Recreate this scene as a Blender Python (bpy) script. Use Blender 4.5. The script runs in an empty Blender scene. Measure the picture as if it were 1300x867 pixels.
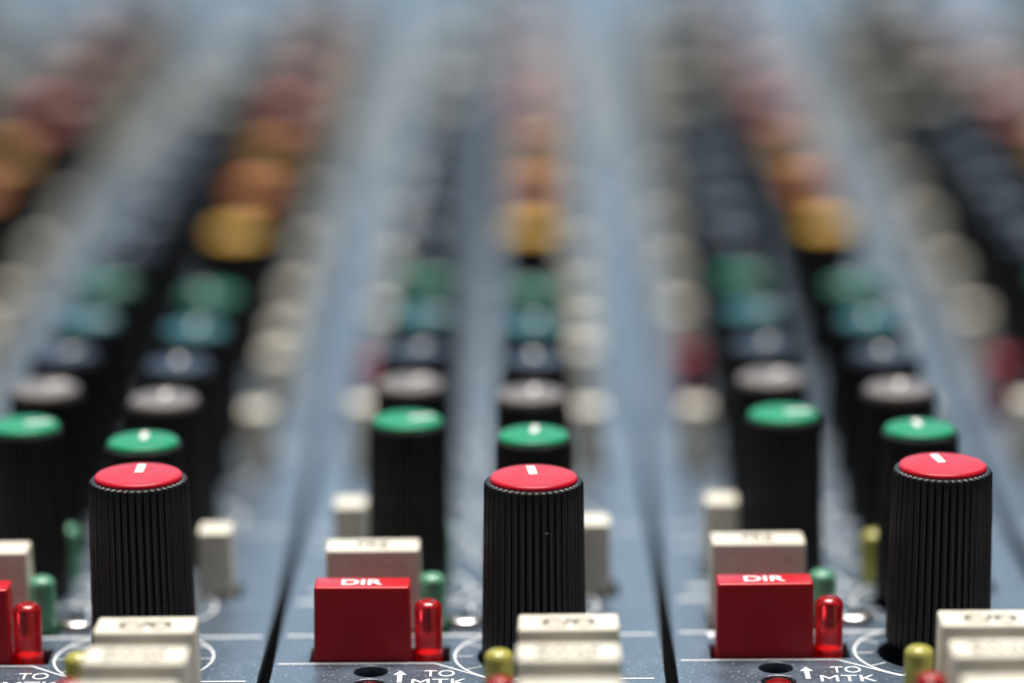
import bpy, bmesh, math, random
from mathutils import Vector, Matrix

random.seed(7)
S = 0.001                      # everything below is written in millimetres
scene = bpy.context.scene
col = scene.collection

# ------------------------------------------------------------------ camera
F_PX, W_PX = 4190.0, 1300.0
CX, CY = 650.0, 433.5
VX, VY = 676.0, -562.0         # where the strips vanish
ROLL = math.radians(0.45)
Yc = Vector((VX - CX, CY - VY, -F_PX)).normalized()
Xc = Vector((math.cos(ROLL), math.sin(ROLL), 0))
Xc = (Xc - Xc.dot(Yc) * Yc).normalized()
Zc = Xc.cross(Yc)
R = Matrix((Xc, Yc, Zc)).transposed()          # world -> camera
D0 = 264.0
p0 = Vector(((678 - CX) / F_PX * D0, -(832 - CY) / F_PX * D0, -D0))
C = -(R.transposed() @ p0)
cam_d = bpy.data.cameras.new('camera')
cam = bpy.data.objects.new('camera', cam_d)
col.objects.link(cam)
cam.matrix_world = Matrix.Translation(C * S) @ R.transposed().to_4x4()
cam_d.sensor_width = 36
cam_d.lens = F_PX / W_PX * 36
cam_d.clip_start = 0.01
cam_d.clip_end = 20
cam_d.dof.use_dof = True
cam_d.dof.focus_distance = 0.2591
cam_d.dof.aperture_fstop = 7.5
scene.camera = cam

# ------------------------------------------------------------------ light
world = bpy.data.worlds.new('World')
scene.world = world
world.use_nodes = True
bg = world.node_tree.nodes['Background']
bg.inputs['Color'].default_value = (0.55, 0.74, 1.0, 1)
bg.inputs['Strength'].default_value = 0.06


def area(name, loc, target, sx, sy, power, color):
    d = bpy.data.lights.new(name, 'AREA')
    d.shape = 'RECTANGLE'
    d.size, d.size_y = sx, sy
    d.energy = power
    d.color = color
    o = bpy.data.objects.new(name, d)
    col.objects.link(o)
    o.location = loc
    o.rotation_euler = (Vector(target) - Vector(loc)).to_track_quat('-Z', 'Y').to_euler()
    return o


area('ceiling_light', (0.0, 0.20, 1.0), (0, 0.12, 0), 0.55, 0.45, 24.5, (1.0, 0.95, 0.88))
area('window_light', (-0.1, 1.7, 0.62), (0, 0.15, 0), 2.4, 1.0, 9.0, (0.55, 0.79, 1.0))

vs = scene.view_settings
vs.view_transform = 'Standard'
vs.look = 'None'
vs.exposure = 0.08
vs.gamma = 1.0
vs.use_curve_mapping = False
scene.render.engine = 'CYCLES'


# ------------------------------------------------------------------ materials
def mat(name, color, rough=0.4, spec=0.5, speck=None, bump=None, var=0.0, var_scale=400, coat=0.0, transmission=0.0,
        metallic=0.0, ior=1.45, sss=0.0):
    m = bpy.data.materials.new(name)
    m.use_nodes = True
    nt = m.node_tree
    b = nt.nodes['Principled BSDF']
    b.inputs['Base Color'].default_value = (*color, 1)
    b.inputs['Roughness'].default_value = rough
    b.inputs['Specular IOR Level'].default_value = spec
    b.inputs['Coat Weight'].default_value = coat
    b.inputs['Coat Roughness'].default_value = 0.36
    b.inputs['Transmission Weight'].default_value = transmission
    b.inputs['Metallic'].default_value = metallic
    b.inputs['IOR'].default_value = ior
    if sss:
        b.inputs['Subsurface Weight'].default_value = sss
        b.inputs['Subsurface Radius'].default_value = (0.001, 0.0005, 0.0004)
    tc = nt.nodes.new('ShaderNodeTexCoord')
    src = None
    if var:
        n = nt.nodes.new('ShaderNodeTexNoise')
        n.inputs['Scale'].default_value = var_scale
        n.inputs['Detail'].default_value = 5
        nt.links.new(tc.outputs['Object'], n.inputs['Vector'])
        r = nt.nodes.new('ShaderNodeMapRange')
        r.inputs['From Min'].default_value = 0.3
        r.inputs['From Max'].default_value = 0.7
        r.inputs['To Min'].default_value = 1 - var
        r.inputs['To Max'].default_value = 1 + var
        nt.links.new(n.outputs['Fac'], r.inputs['Value'])
        mx = nt.nodes.new('ShaderNodeVectorMath')
        mx.operation = 'SCALE'
        mx.inputs[0].default_value = color
        nt.links.new(r.outputs['Result'], mx.inputs['Scale'])
        src = mx.outputs['Vector']
        rr = nt.nodes.new('ShaderNodeMapRange')
        rr.inputs['From Min'].default_value = 0.3
        rr.inputs['From Max'].default_value = 0.7
        rr.inputs['To Min'].default_value = rough * 0.8
        rr.inputs['To Max'].default_value = min(1, rough * 1.2)
        nt.links.new(n.outputs['Fac'], rr.inputs['Value'])
        nt.links.new(rr.outputs['Result'], b.inputs['Roughness'])
    if speck:                                   # fine dust: (scale, threshold, colour, amount)
        sc, th, scol, amt = speck
        n = nt.nodes.new('ShaderNodeTexNoise')
        n.inputs['Scale'].default_value = sc
        n.inputs['Detail'].default_value = 3
        n.inputs['Roughness'].default_value = 0.65
        nt.links.new(tc.outputs['Object'], n.inputs['Vector'])
        r = nt.nodes.new('ShaderNodeMapRange')
        r.inputs['From Min'].default_value = th
        r.inputs['From Max'].default_value = th + 0.07
        r.inputs['To Max'].default_value = amt
        nt.links.new(n.outputs['Fac'], r.inputs['Value'])
        mc = nt.nodes.new('ShaderNodeMix')
        mc.data_type = 'RGBA'
        mc.inputs[6].default_value = (*color, 1)
        mc.inputs[7].default_value = (*scol, 1)
        nt.links.new(r.outputs['Result'], mc.inputs[0])
        if src:
            nt.links.new(src, mc.inputs[6])
        src = mc.outputs[2]
    if src:
        nt.links.new(src, b.inputs['Base Color'])
    if bump:                                    # (scale, strength, distance)
        n = nt.nodes.new('ShaderNodeTexNoise')
        n.inputs['Scale'].default_value = bump[0]
        n.inputs['Detail'].default_value = 3
        nt.links.new(tc.outputs['Object'], n.inputs['Vector'])
        bp = nt.nodes.new('ShaderNodeBump')
        bp.inputs['Strength'].default_value = bump[1]
        bp.inputs['Distance'].default_value = bump[2]
        nt.links.new(n.outputs['Fac'], bp.inputs['Height'])
        nt.links.new(bp.outputs['Normal'], b.inputs['Normal'])
    return m


M = {}
M['panel'] = mat('panel_paint', (0.046, 0.074, 0.112), 0.42, 0.9, metallic=0.15, coat=0.7, speck=(3000, 0.60, (0.40, 0.46, 0.54), 0.75),
                 bump=(4200, 0.35, 0.00006), var=0.20, var_scale=330)
M['chassis'] = mat('chassis_black', (0.006, 0.006, 0.007), 0.7, 0.2, var=0.2)
M['print'] = mat('silkscreen_white', (0.72, 0.75, 0.78), 0.5, 0.4, var=0.10, var_scale=2500)
M['ink'] = mat('legend_grey_ink', (0.035, 0.03, 0.03), 0.5, 0.3, var=0.1)
M['black'] = mat('knob_black_plastic', (0.0130, 0.0132, 0.0146), 0.36, 0.45, speck=(1300, 0.725, (0.22, 0.23, 0.25), 0.7),
                 var=0.25, var_scale=600, bump=(5000, 0.15, 0.00003))
M['red_button'] = mat('button_red_plastic', (0.44, 0.006, 0.014), 0.32, 0.4, speck=(1300, 0.70, (0.6, 0.22, 0.22), 0.6),
                      bump=(3500, 0.12, 0.00003), var=0.08)
M['cream'] = mat('button_cream_plastic', (0.71, 0.67, 0.57), 0.42, 0.4, bump=(3000, 0.14, 0.00003), var=0.09, var_scale=700, speck=(1500, 0.70, (0.30, 0.27, 0.22), 0.5))
M['maroon'] = mat('button_maroon_plastic', (0.26, 0.008, 0.022), 0.4, 0.4, var=0.08)
caps = dict(crimson=(0.42, 0.006, 0.020), green=(0.002, 0.200, 0.082), grey=(0.150, 0.128, 0.120), navy=(0.008, 0.016, 0.034),
            teal=(0.014, 0.100, 0.118), emerald=(0.002, 0.105, 0.055), yellow=(0.62, 0.34, 0.012), orange=(0.56, 0.18, 0.022),
            amber=(0.58, 0.29, 0.06), red=(0.56, 0.13, 0.10), pink=(0.74, 0.50, 0.46), olive=(0.33, 0.31, 0.24), white=(0.66, 0.66, 0.63))
for k, c in caps.items():
    M['cap_' + k] = mat('cap_%s_plastic' % k, c, 0.38, 0.28, speck=(1700, 0.745, (0.8, 0.7, 0.7), 0.6), bump=(2600, 0.25, 0.00004),
                        var=0.07)
M['pointer'] = mat('pointer_white', (0.80, 0.76, 0.74), 0.45, 0.4, var=0.08, var_scale=3000)
M['steel'] = mat('screw_steel', (0.62, 0.62, 0.62), 0.30, 0.5, metallic=1.0, var=0.1, var_scale=2000)
M['dark'] = mat('recess_black', (0.004, 0.004, 0.004), 0.8, 0.1, var=0.1)
for k, c, d in (('red', (0.86, 0.030, 0.040), 0.86), ('green', (0.22, 0.58, 0.38), 0.55), ('yellow', (0.70, 0.66, 0.16), 0.55)):
    M['lamp_' + k] = mat('lamp_%s_resin' % k, c, 0.20, 0.5, transmission=d, ior=1.5, sss=0.0, var=0.05)
M['die'] = mat('lamp_die', (0.9, 0.05, 0.04), 0.5, 0.3, var=0.05)  # bright red colour stands in for the glow low in the red lamps


# ------------------------------------------------------------------ mesh helpers
def mesh_from(name, verts, faces, material, smooth=False):
    me = bpy.data.meshes.new(name)
    me.from_pydata([(x * S, y * S, z * S) for x, y, z in verts], [], faces)
    me.materials.append(material)
    if smooth:
        for p in me.polygons:
            p.use_smooth = True
    me.update()
    return me


def from_bm(name, bm, material, smooth_angle=None):
    bmesh.ops.scale(bm, vec=(S, S, S), verts=bm.verts)
    bmesh.ops.recalc_face_normals(bm, faces=bm.faces)
    me = bpy.data.meshes.new(name)
    bm.to_mesh(me)
    bm.free()
    me.materials.append(material)
    if smooth_angle is not None:
        for p in me.polygons:
            p.use_smooth = True
        me.set_sharp_from_angle(angle=math.radians(smooth_angle))
    return me


def lathe(name, prof, n, material, angle=35):
    """prof: (radius, z) from the axis at the bottom to the axis at the top"""
    bm = bmesh.new()
    rings = []
    for r, z in prof:
        if r < 1e-6:
            rings.append([bm.verts.new((0, 0, z))])
        else:
            rings.append([bm.verts.new((r * math.cos(2 * math.pi * i / n), r * math.sin(2 * math.pi * i / n), z)) for i in range(n)])
    for a, b in zip(rings, rings[1:]):
        for i in range(n):
            j = (i + 1) % n
            if len(a) == 1 and len(b) == 1:
                continue
            if len(a) == 1:
                bm.faces.new((a[0], b[j], b[i]))
            elif len(b) == 1:
                bm.faces.new((a[i], a[j], b[0]))
            else:
                bm.faces.new((a[i], a[j], b[j], b[i]))
    return from_bm(name, bm, material, angle)


def knob_body(name, r_top, r_bot, h, flutes, per=7):
    """tapered skirt with rounded ribs, scalloped top edge and an inset shoulder"""
    n = flutes * per
    bm = bmesh.new()
    depth = 0.26
    levels = [(0.35, r_bot - 0.5, 0), (0.35, r_bot - 0.06, 1), (0.55, r_bot, 1)]
    for t in (0.25, 0.5, 0.75, 0.93):
        levels.append((0.55 + (h - 0.55) * t, r_bot + (r_top - r_bot) * t, 1))
    levels += [(h - 0.28, r_top, 1), (h - 0.08, r_top - 0.10, 1), (h, r_top - 0.30, 0.75), (h + 0.02, r_top - 0.5, 0.0)]
    rings = []
    for z, r, a in levels:
        ring = []
        for i in range(n):
            ph = 2 * math.pi * i / n
            u = (i % per) / per
            g = abs(math.sin(math.pi * u))             # rounded rib, sharp groove
            rr = r - depth * a * (1 - g ** 0.55)
            ring.append(bm.verts.new((rr * math.cos(ph), rr * math.sin(ph), z)))
        rings.append(ring)
    for a, b in zip(rings, rings[1:]):
        for i in range(n):
            j = (i + 1) % n
            bm.faces.new((a[i], a[j], b[j], b[i]))
    bm.faces.new(rings[-1])
    bm.faces.new(list(reversed(rings[0])))
    # the shaft down through the panel
    sh = []
    for z in (-3.0, 0.4):
        sh.append([bm.verts.new((1.6 * math.cos(2 * math.pi * i / 16), 1.6 * math.sin(2 * math.pi * i / 16), z)) for i in range(16)])
    for i in range(16):
        j = (i + 1) % 16
        bm.faces.new((sh[0][i], sh[0][j], sh[1][j], sh[1][i]))
    bm.faces.new(list(reversed(sh[0])))
    return from_bm(name, bm, M['black'], 40)


def cap_mesh(name, r, z0, z1, material):
    e = 0.33
    prof = [(0, z0 - 0.25), (r - 0.02, z0 - 0.25), (r, z0)]
    zt = z1 - 0.04
    for k in range(1, 7):
        a = math.pi / 2 * k / 6
        prof.append((r - e + e * math.cos(a), zt - e + e * math.sin(a)))
    prof += [(r * 0.55, z1 - 0.02), (0, z1)]
    return lathe(name, prof, 64, material, 50)


def pointer_mesh(name, r, z1, w):
    # thin inlaid bar from near the centre to the rim, following the cap's slight dome
    bm = bmesh.new()
    top = []
    for k in range(6):
        y = 0.06 * r + (0.90 * r - 0.06 * r) * k / 5
        z = z1 - 0.05 * (y / r) ** 2 + 0.012 - (0.045 if k == 5 else 0)
        top.append((bm.verts.new((-w / 2, y, z)), bm.verts.new((w / 2, y, z)), bm.verts.new((-w / 2, y, z - 0.1)), bm.verts.new((w / 2, y, z - 0.1))))
    for a, b in zip(top, top[1:]):
        bm.faces.new((a[0], a[1], b[1], b[0]))
        bm.faces.new((a[2], a[0], b[0], b[2]))
        bm.faces.new((a[1], a[3], b[3], b[1]))
    for t in (top[0], top[-1]):
        bm.faces.new((t[0], t[1], t[3], t[2]))
    return from_bm(name, bm, M['pointer'])


def button_mesh(name, w, d, h, material, bev=0.22, taper=0.12):
    """key cap: tapered block, softly rounded edges, stem reaching below the panel"""
    bm = bmesh.new()
    bmesh.ops.create_cube(bm, size=1)
    for v in bm.verts:
        t = 1 if v.co.z > 0 else 0
        v.co.x *= w - 2 * taper * t
        v.co.y *= d - 2 * taper * t
        v.co.z = h if t else -2.5
    edges = [e for e in bm.edges if max(v.co.z for v in e.verts) > 0]
    bmesh.ops.bevel(bm, geom=edges, offset=bev, segments=4, profile=0.5, affect='EDGES')
    return from_bm(name, bm, material, 40)


def lamp_mesh(name, r, h, material):
    prof = [(0, -2.0), (r * 1.0, -2.0), (r, h - 0.62 * r)]
    for k in range(1, 9):
        a = math.pi / 2 * k / 8
        prof.append((r * math.cos(a) ** 0.75, h - 0.62 * r + 0.62 * r * math.sin(a)))
    prof[-1] = (0, h)
    return lathe(name, prof, 32, material, 50)


def ribbon(name, pts, w, z, material, closed=False):
    """flat printed line of width w along a polyline"""
    verts, faces = [], []
    n = len(pts)
    for i, (x, y) in enumerate(pts):
        if closed:
            a, b = pts[i - 1], pts[(i + 1) % n]
        else:
            a, b = pts[max(0, i - 1)], pts[min(n - 1, i + 1)]
        t = Vector((b[0] - a[0], b[1] - a[1])).normalized()
        nx, ny = -t.y * w / 2, t.x * w / 2
        verts += [(x + nx, y + ny, z), (x - nx, y - ny, z)]
    for i in range(n if closed else n - 1):
        j = (i + 1) % n
        faces.append((2 * i, 2 * i + 1, 2 * j + 1, 2 * j))
    return mesh_from(name, verts, faces, material)


def join_bm(name, meshes, material):
    bm = bmesh.new()
    for me in meshes:
        bm.from_mesh(me)
    out = bpy.data.meshes.new(name)
    bm.to_mesh(out)
    bm.free()
    out.materials.append(material)
    return out


def text_mesh(name, body, height, width, material, bold=0.0):
    cu = bpy.data.curves.new(name + '_font', 'FONT')
    cu.body = body
    cu.align_x = 'CENTER'
    cu.align_y = 'CENTER'
    cu.size = 1.0
    cu.offset = bold
    o = bpy.data.objects.new(name + '_font', cu)
    col.objects.link(o)
    dg = bpy.context.evaluated_depsgraph_get()
    me = bpy.data.meshes.new_from_object(o.evaluated_get(dg))
    bpy.data.objects.remove(o)
    ys = [v.co.y for v in me.vertices]
    xs = [v.co.x for v in me.vertices]
    k = height / (max(ys) - min(ys))
    kx = width / (max(xs) - min(xs))
    cx, cy = (max(xs) + min(xs)) / 2, (max(ys) + min(ys)) / 2
    for v in me.vertices:
        v.co = Vector(((v.co.x - cx) * kx * S, (v.co.y - cy) * k * S, 0))
    me.name = name
    me.materials.clear()
    me.materials.append(material)
    return me


def plate_mesh(name, x0, x1, y0, y1, rects, circles, thick=1.6):
    """panel with real cut-outs, made from a filled 2D outline"""
    cu = bpy.data.curves.new(name + '_outline', 'CURVE')
    cu.dimensions = '2D'
    cu.fill_mode = 'BOTH'
    cu.extrude = thick / 2 * S
    cu.bevel_depth = 0.10 * S
    cu.bevel_resolution = 2
    cu.offset = -0.10 * S

    def poly(pts):
        sp = cu.splines.new('POLY')
        sp.points.add(len(pts) - 1)
        for p, (x, y) in zip(sp.points, pts):
            p.co = (x * S, y * S, 0, 1)
        sp.use_cyclic_u = True
    poly([(x0, y0), (x1, y0), (x1, y1), (x0, y1)])
    for a, b, c, d in rects:
        poly([(a, c), (a, d), (b, d), (b, c)])
    for x, y, r in circles:
        poly([(x + r * math.cos(-2 * math.pi * i / 28), y + r * math.sin(-2 * math.pi * i / 28)) for i in range(28)])
    o = bpy.data.objects.new(name + '_outline', cu)
    col.objects.link(o)
    dg = bpy.context.evaluated_depsgraph_get()
    me = bpy.data.meshes.new_from_object(o.evaluated_get(dg))
    bpy.data.objects.remove(o)
    zt = max(v.co.z for v in me.vertices)
    for v in me.vertices:
        v.co.z -= zt
    me.name = name
    me.materials.clear()
    me.materials.append(M['panel'])
    return me


# ------------------------------------------------------------------ layout of one strip (mm, pan knob at 0, 0)
PITCH = 32.0
X0, X1, Y0, Y1 = -20.75, 10.30, -230.0, 560.0
XL, XR = -10.75, 0.0
# (x, y, kind, cap colour, pointer angle in degrees clockwise from straight back)
knob_rows = [(XR, 0, 'big', 'crimson', 0)]
for y, c, a in ((13.0, 'green', 0), (26.8, 'grey', 4), (39.4, 'navy', -2), (53.4, 'teal', 6), (68.2, 'emerald', -30),
                (99.5, 'yellow', 10), (123.5, 'orange', -6), (148.0, 'amber', 15), (178.0, 'red', 0), (203.0, 'pink', 0), (232.0, 'pink', 0), (262.0, 'pink', 0), (300.0, 'white', 0), (340.0, 'white', 0)):
    knob_rows.append((XR, y, 'small', c, a))
for y, c, a in ((18.2, 'green', 72), (30.8, 'grey', 40), (43.2, 'navy', 30), (57.6, 'teal', 75), (73.0, 'emerald', 60),
                (92.0, 'navy', 0), (107.0, 'navy', 20), (122.0, 'navy', -30), (137.0, 'navy', 0), (152.0, 'navy', 0), (168.0, 'navy', 0)):
    knob_rows.append((XL, y, 'small', c, a))
knob_rows.append((XL, 194.0, 'big', 'olive', 30))
knob_rows += [(XL, 232.0, 'small', 'white', -10), (XL, 272.0, 'small', 'white', 0), (XL, 312.0, 'small', 'white', 0)]

# wide keys: x, y, height, material, legend
wide = [(-13.62, 0.40, 6.1, 'red_button', 'DIR', 'red square-cornered key printed DIR in white'),
        (-13.05, 7.8, 7.0, 'cream', 'PRE', 'cream key behind the red one'),
        (2.65, -12.5, 7.0, 'cream', 'C/O', 'cream key printed C/O'),
        (2.65, -19.5, 7.0, 'cream', 'SWAP', 'cream key printed SWAP'),
        (2.65, -26.5, 6.6, 'cream', None, 'cream key in front of the SWAP key')]
narrow = [(-15.8, 23.0, 6.3, 'cream'), (5.05, 17.6, 6.2, 'cream')]
for y in (57, 80, 92, 108, 132, 160, 205, 228, 252, 284, 316):
    narrow.append((5.4, y, 6.4, 'cream'))
for y, m in ((57, 'cream'), (76, 'maroon'), (98, 'cream'), (122, 'cream'), (146, 'cream'), (172, 'cream'), (214, 'cream'), (244, 'cream'), (280, 'cream'), (316, 'cream')):
    narrow.append((-16.3, y, 6.4, m))
lamps = [(-8.42, 0.15, 4.7, 'red'), (-8.35, 7.5, 4.6, 'green'), (-8.2, 22.0, 4.6, 'green'), (-2.95, 18.6, 4.6, 'yellow'),
         (-2.65, -12.2, 4.7, 'yellow'), (-2.5, -18.6, 4.7, 'red'), (-12.9, -6.75, 0.1, 'red')]
screws = [(-5.6, 8.3), (-15.5, 300.0)]

rects, circles = [], []
KW, KD = 7.85, 3.9
rects.append((-17.9, -6.75, -1.25, 2.5))
rects.append((-17.75, -6.9, 5.7, 10.7))
for x, y, h, m, t, lb in wide[2:]:
    rects.append((-3.95 if y > -24 else x - KW / 2 - 0.3, x + KW / 2 + 0.35, y - KD / 2 - 0.3, y + KD / 2 + 0.35))
for x, y, h, m in narrow:
    rects.append((x - 1.75, x + 2.1, y - 1.95, y + 2.2))
for x, y, k, c, a in knob_rows:
    circles.append((x, y, 4.5 if c == 'crimson' else (3.3 if x < -5 else 3.6)))
circles += [(-8.2, 22.0, 1.2), (-12.9, -3.55, 1.36), (-12.9, -6.75, 1.36)]

me_plate = plate_mesh('panel_plate', X0, X1, Y0, Y1, rects, circles)
me_big = knob_body('knob_big', 3.95, 4.20, 14.52, 41)
me_small = knob_body('knob_small', 3.20, 3.45, 14.52, 34)
me_cap = {}
for x, y, k, c, a in knob_rows:
    if (k, c) not in me_cap:
        me_cap[(k, c)] = cap_mesh('cap_%s_%s' % (k, c), 3.50 if k == 'big' else 2.94, 14.5, 14.95, M['cap_' + c])
me_ptr = {'big': pointer_mesh('pointer_big', 3.50, 14.95, 0.66), 'small': pointer_mesh('pointer_small', 2.94, 14.95, 0.55)}
me_wide = {}
for x, y, h, m, t, lb in wide:
    if (h, m, y) not in me_wide:
        me_wide[(h, m, y)] = button_mesh('key_wide', KW, 2.95 if m == 'red_button' else (3.4 if y > 0 else KD), h, M[m], bev=0.22)
me_narrow = {}
for x, y, h, m in narrow:
    if (h, m) not in me_narrow:
        me_narrow[(h, m)] = button_mesh('key_narrow', 3.0, 3.3, h, M[m], bev=0.22)
me_legend = {'DIR': text_mesh('legend_dir', 'DIR', 1.35, 3.3, M['print'], 0.022), 'PRE': text_mesh('legend_pre', 'PRE', 1.5, 2.6, M['ink'], 0.012),
             'C/O': text_mesh('legend_co', 'C/O', 1.85, 4.1, M['ink'], 0.034), 'SWAP': text_mesh('legend_swap', 'SWAP', 1.8, 4.8, M['ink'], 0.020)}
me_lamp = {}
for x, y, h, c in lamps:
    me_lamp[(h, c)] = lamp_mesh('lamp_' + c, 1.12 if h > 1 else 1.2, h, M['lamp_' + c])
me_painted_glow = lathe('lamp_die', [(0, -1.5), (0.75, -1.5), (0.75, 0.35), (0.45, 0.60), (0, 0.65)], 16, M['die'])


def screw_meshes():
    prof = [(0, -2.0), (0.9, -2.0), (0.9, 0.0), (1.62, 0.02), (1.66, 0.30)]
    for k in range(1, 6):
        a = math.pi / 2 * k / 5
        prof.append((0.95 + 0.7 * math.cos(a), 0.32 + 0.42 * math.sin(a)))
    prof.append((0, 0.80))
    head = lathe('screw_head', prof, 40, M['steel'], 60)
    bm = bmesh.new()
    for ang in (0, math.pi / 2):
        r = bmesh.ops.create_cube(bm, size=1, matrix=Matrix.Rotation(ang + 0.15, 4, 'Z') @ Matrix.Translation((0, 0, 0.66)) @ Matrix.Diagonal((1.75, 0.34, 0.32, 1)))
    return head, from_bm('screw_cross', bm, M['dark'])


me_screw, me_cross = screw_meshes()
ZP = 0.03
# a tiny tangle of lint: three thin crossed fibres
bm = bmesh.new()
for ang, ln in ((0.1, 0.42), (1.2, 0.30), (2.3, 0.24)):
    bmesh.ops.create_cube(bm, size=1, matrix=Matrix.Rotation(ang, 4, 'Y') @ Matrix.Diagonal((ln, 0.03, 0.03, 1)))
me_fleck = from_bm('dust_fleck', bm, mat('lint_grey', (0.30, 0.32, 0.36), 0.8, 0.2, var=0.2))
# prints on the panel
ring_pts = lambda r, a0, a1, n: [(r * math.cos(math.radians(a0 + (a1 - a0) * i / n)), r * math.sin(math.radians(a0 + (a1 - a0) * i / n))) for i in range(n + 1)]


def scale_ring(name, r):
    ms = [ribbon('x', ring_pts(r, -62, 242, 64), 0.20, ZP, M['print'])]
    for k in range(11):
        a = math.radians(-62 + 304 * k / 10)
        ms.append(ribbon('x', [(math.cos(a) * (r - 1.5), math.sin(a) * (r - 1.5)), (math.cos(a) * (r - 0.1), math.sin(a) * (r - 0.1))], 0.15, ZP, M['print']))
    out = join_bm(name, ms, M['print'])
    for m in ms:
        bpy.data.meshes.remove(m)
    return out


me_ring_big = scale_ring('scale_ring_big', 6.35)
me_ring_small = scale_ring('scale_ring_small', 5.3)
me_line_front = ribbon('print_line_front', [(X0 + 0.4, -1.75), (-7.9, -1.75), (-3.4, -5.65), (X1 - 0.9, -5.65)], 0.22, ZP, M['print'])
me_line_back = ribbon('print_line_back', [(X0 + 0.6, 5.25), (X1 - 0.5, 5.25)], 0.30, ZP, M['print'])
me_line_far = ribbon('print_line_far', [(X0 + 0.6, 0), (X1 - 0.5, 0)], 0.30, ZP, M['print'])
me_tick = mesh_from('print_tick', [(-0.45, 0, ZP), (0, -1.5, ZP), (0.45, 0, ZP)], [(0, 1, 2)], M['print'])
me_to = text_mesh('print_to', 'TO', 1.45, 2.4, M['print'])
me_mtk = text_mesh('print_mtk', 'MTK', 1.45, 4.4, M['print'])
me_arrow = mesh_from('print_arrow', [(-0.19, -1.4, 0), (0.19, -1.4, 0), (0.19, 0.5, 0), (-0.19, 0.5, 0), (-0.52, 0.4, 0), (0.52, 0.4, 0), (0, 1.4, 0)],
                     [(0, 1, 2, 3), (4, 5, 6)], M['print'])
me_dot = lathe('print_dot', [(0, 0), (0.5, 0.004), (0, 0.008)], 14, M['print'])
for v in me_dot.vertices:
    v.co.z = 0


def link(name, me, loc=(0, 0, 0), rz=0.0, parent=None, tilt=(0, 0)):
    o = bpy.data.objects.new(name, me)
    col.objects.link(o)
    o.location = Vector(loc) * S
    o.rotation_euler = (tilt[0], tilt[1], rz)
    o.parent = parent
    return o


# ------------------------------------------------------------------ the chassis below
bm = bmesh.new()
CXA, CXB, CYA, CYB = -2 * PITCH + X0 - PITCH * 1 - 40, 3 * PITCH + X1 + 40, Y0 - 6, Y1 + 6


def bx(bm, a, b, c, d, e, f):
    bmesh.ops.create_cube(bm, size=1, matrix=Matrix.Translation(((a + b) / 2, (c + d) / 2, (e + f) / 2)) @ Matrix.Diagonal((b - a, d - c, f - e, 1)))


bx(bm, CXA, CXB, CYA, CYB, -30, -8)
bx(bm, CXA, CXB, CYA, Y0 - 0.6, -8 + 0.01, 0.2)
bx(bm, CXA, CXB, Y1 + 0.6, CYB, -8 + 0.01, 0.2)
chassis = link('console_chassis', from_bm('console_chassis', bm, M['chassis']))
chassis['label'] = 'black chassis of the mixing console, showing as dark gaps between channel strips'
chassis['category'] = 'chassis'

# ------------------------------------------------------------------ the strips
GROUP = 'channel strips of the mixing console'
labels = {
    -1: 'mixer channel strip whose red-capped knob points straight back, its C/O key skewed',
    0: 'mixer channel strip with a pale dust fleck on the side of its red-capped knob',
    1: 'mixer channel strip whose red-capped knob pointer is turned a touch aside from straight',
    -2: 'mixer channel strip just past the straight-pointing red knob, away from the dust-flecked knob',
    -3: 'mixer channel strip two past the straight-pointing red knob, away from the dust-flecked knob',
    -4: 'mixer channel strip three past the straight-pointing red knob, away from the dust-flecked knob',
    2: 'mixer channel strip just past the side-turned red knob, away from the dust-flecked knob',
    3: 'mixer channel strip two past the side-turned red knob, away from the dust-flecked knob',
}
shift_y = {-1: -0.2, 0: 0.0, 1: 0.4}
pan_angle = {-1: 0.0, 0: -6.0, 1: -9.0}
pan_tilt = {-1: (0.0, -0.003), 0: (0.0, 0.004), 1: (0.0, 0.006)}
pan_off = {-1: (0.8, 0.8), 0: (0, 0.2), 1: (0.4, 1.0)}
pan_lift = {-1: 0.22, 0: 0.0, 1: 0.45}
row_off = {-1: -0.9, 0: 0.0, 1: 0.8}


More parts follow.
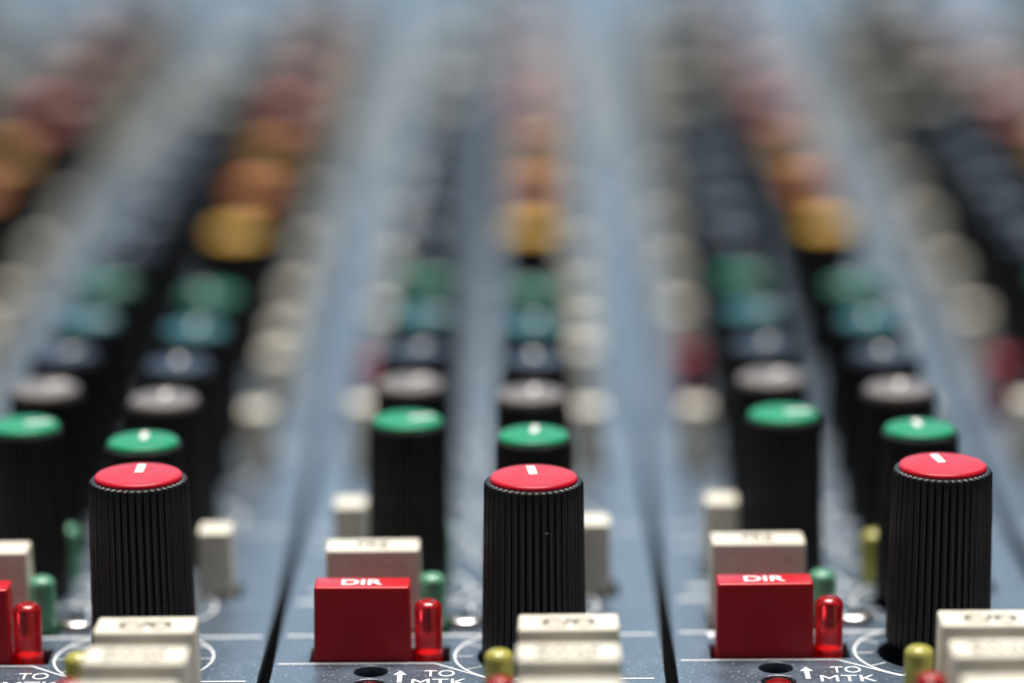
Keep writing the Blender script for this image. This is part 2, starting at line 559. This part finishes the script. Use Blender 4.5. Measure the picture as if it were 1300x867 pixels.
def build_strip(idx):
    rnd = random.Random(100 + idx)
    root = bpy.data.objects.new('channel_strip', None)
    col.objects.link(root)
    root.location = Vector((idx * PITCH, shift_y.get(idx, rnd.uniform(-0.4, 0.4)), 0)) * S
    root['label'] = labels[idx]
    root['category'] = 'channel strip'
    root['group'] = GROUP
    root.empty_display_size = 0.01
    link('panel_plate', me_plate, (0, 0, 0), 0, root)
    # knobs
    for x, y, k, c, a in knob_rows:
        pan = (x == XR and y == 0)
        dx, dy = pan_off.get(idx, (0, 0)) if pan else (rnd.uniform(-0.12, 0.12), row_off.get(idx, 0) + rnd.uniform(-0.2, 0.2))
        tilt = pan_tilt.get(idx, (0, 0)) if pan else (rnd.uniform(-0.01, 0.01), rnd.uniform(-0.01, 0.01))
        ang = pan_angle.get(idx, rnd.uniform(-15, 15)) if pan else a + rnd.uniform(-8, 8)
        kb = link('knob', me_big if k == 'big' else me_small, (x + dx, y + dy, pan_lift.get(idx, 0) if pan else 0), math.radians(-ang), root, tilt)
        kb['label'] = 'black ribbed knob with %s cap' % {'crimson': 'red', 'navy': 'dark blue', 'amber': 'light orange'}.get(c, c)
        link('cap', me_cap[(k, c)], parent=kb)
        if pan and idx == 0:
            pos = Matrix.Rotation(math.radians(ang), 3, 'Z') @ Vector((1.02, -3.90, 11.3))
            link('dust_fleck', me_fleck, pos, math.radians(ang) + 0.25, parent=kb)
        link('pointer', me_ptr[k], parent=kb)
        link('scale_ring', me_ring_big if k == 'big' else me_ring_small, (x, y, 0), 0, root)
    # keys
    for x, y, h, m, t, lb in wide:
        ox, oy = (-0.65, 0.9) if (idx == 1 and t == 'PRE') else (0, 0)
        skew = 0.0
        if t == 'PRE':
            skew = math.radians({0: 0.8, 1: 1.2}.get(idx, 0.3))
        elif idx == -1 and t in ('C/O', 'SWAP'):
            skew = math.radians(-0.6)
        else:
            skew = math.radians(rnd.uniform(-0.5, 0.5))
        kx = link('push_button', me_wide[(h, m, y)], (x + ox + rnd.uniform(-0.08, 0.08), y + oy, 0), skew, root, (0, math.radians(rnd.uniform(-0.5, 0.3))))
        kx['label'] = lb
        if t:
            link('legend', me_legend[t], (0, -0.05 if m == 'red_button' else -0.2, h + 0.03), 0, kx)
    for x, y, h, m in narrow:
        kx = link('push_button', me_narrow[(h, m)], (x, y + rnd.uniform(-0.15, 0.15), rnd.choice((0, 0, -0.5))), 0, root)
        kx['label'] = 'narrow %s key' % m
    for x, y, h, c in lamps:
        lp = link('indicator_lamp', me_lamp[(h, c)], (x, y, 0), 0, root)
        lp['label'] = 'small domed %s lamp' % c
        if h > 1 and c == 'red':
            link('die', me_painted_glow, parent=lp)  # added core, its red painting the glow at the lamp base
    for x, y in screws:
        s = link('screw', me_screw, (x, y, 0), rnd.uniform(0, 1.5), root)
        link('cross_slot', me_cross, parent=s)
    # prints
    link('printed_line', me_line_front, parent=root)
    link('printed_line', me_line_back, parent=root)
    for y in (35.2, 62.8, 86.0, 180.0, 262.0, 330.0):
        link('printed_line', me_line_far, (0, y, 0), 0, root)
    link('printed_tick', me_tick, (-17.6, 5.15, 0), 0, root)
    link('printed_tick', me_tick, (-15.4, 5.15, 0), 0, root)
    link('printed_text', me_to, (-7.45, -4.2, ZP), 0, root)
    link('printed_text', me_mtk, (-7.4, -6.25, ZP), 0, root)
    link('printed_arrow', me_arrow, (-10.55, -4.9, ZP), 0, root)
    for x, y in ((-19.4, 14.2), (-18.5, 14.2), (-17.6, 14.2), (-18.6, 17.4), (-17.7, 17.4), (-16.8, 17.4), (-6.5, 13.9), (-5.4, 13.9), (-4.3, 10.6), (-4.9, 17.5),
                 (-19.0, 30.0), (-17.8, 30.0), (-16.6, 30.0)):
        link('printed_mark', me_dot, (x, y, ZP), 0, root)
    return root


for i in (-1, 0, 1, -2, 2, -3, 3, -4):
    build_strip(i)
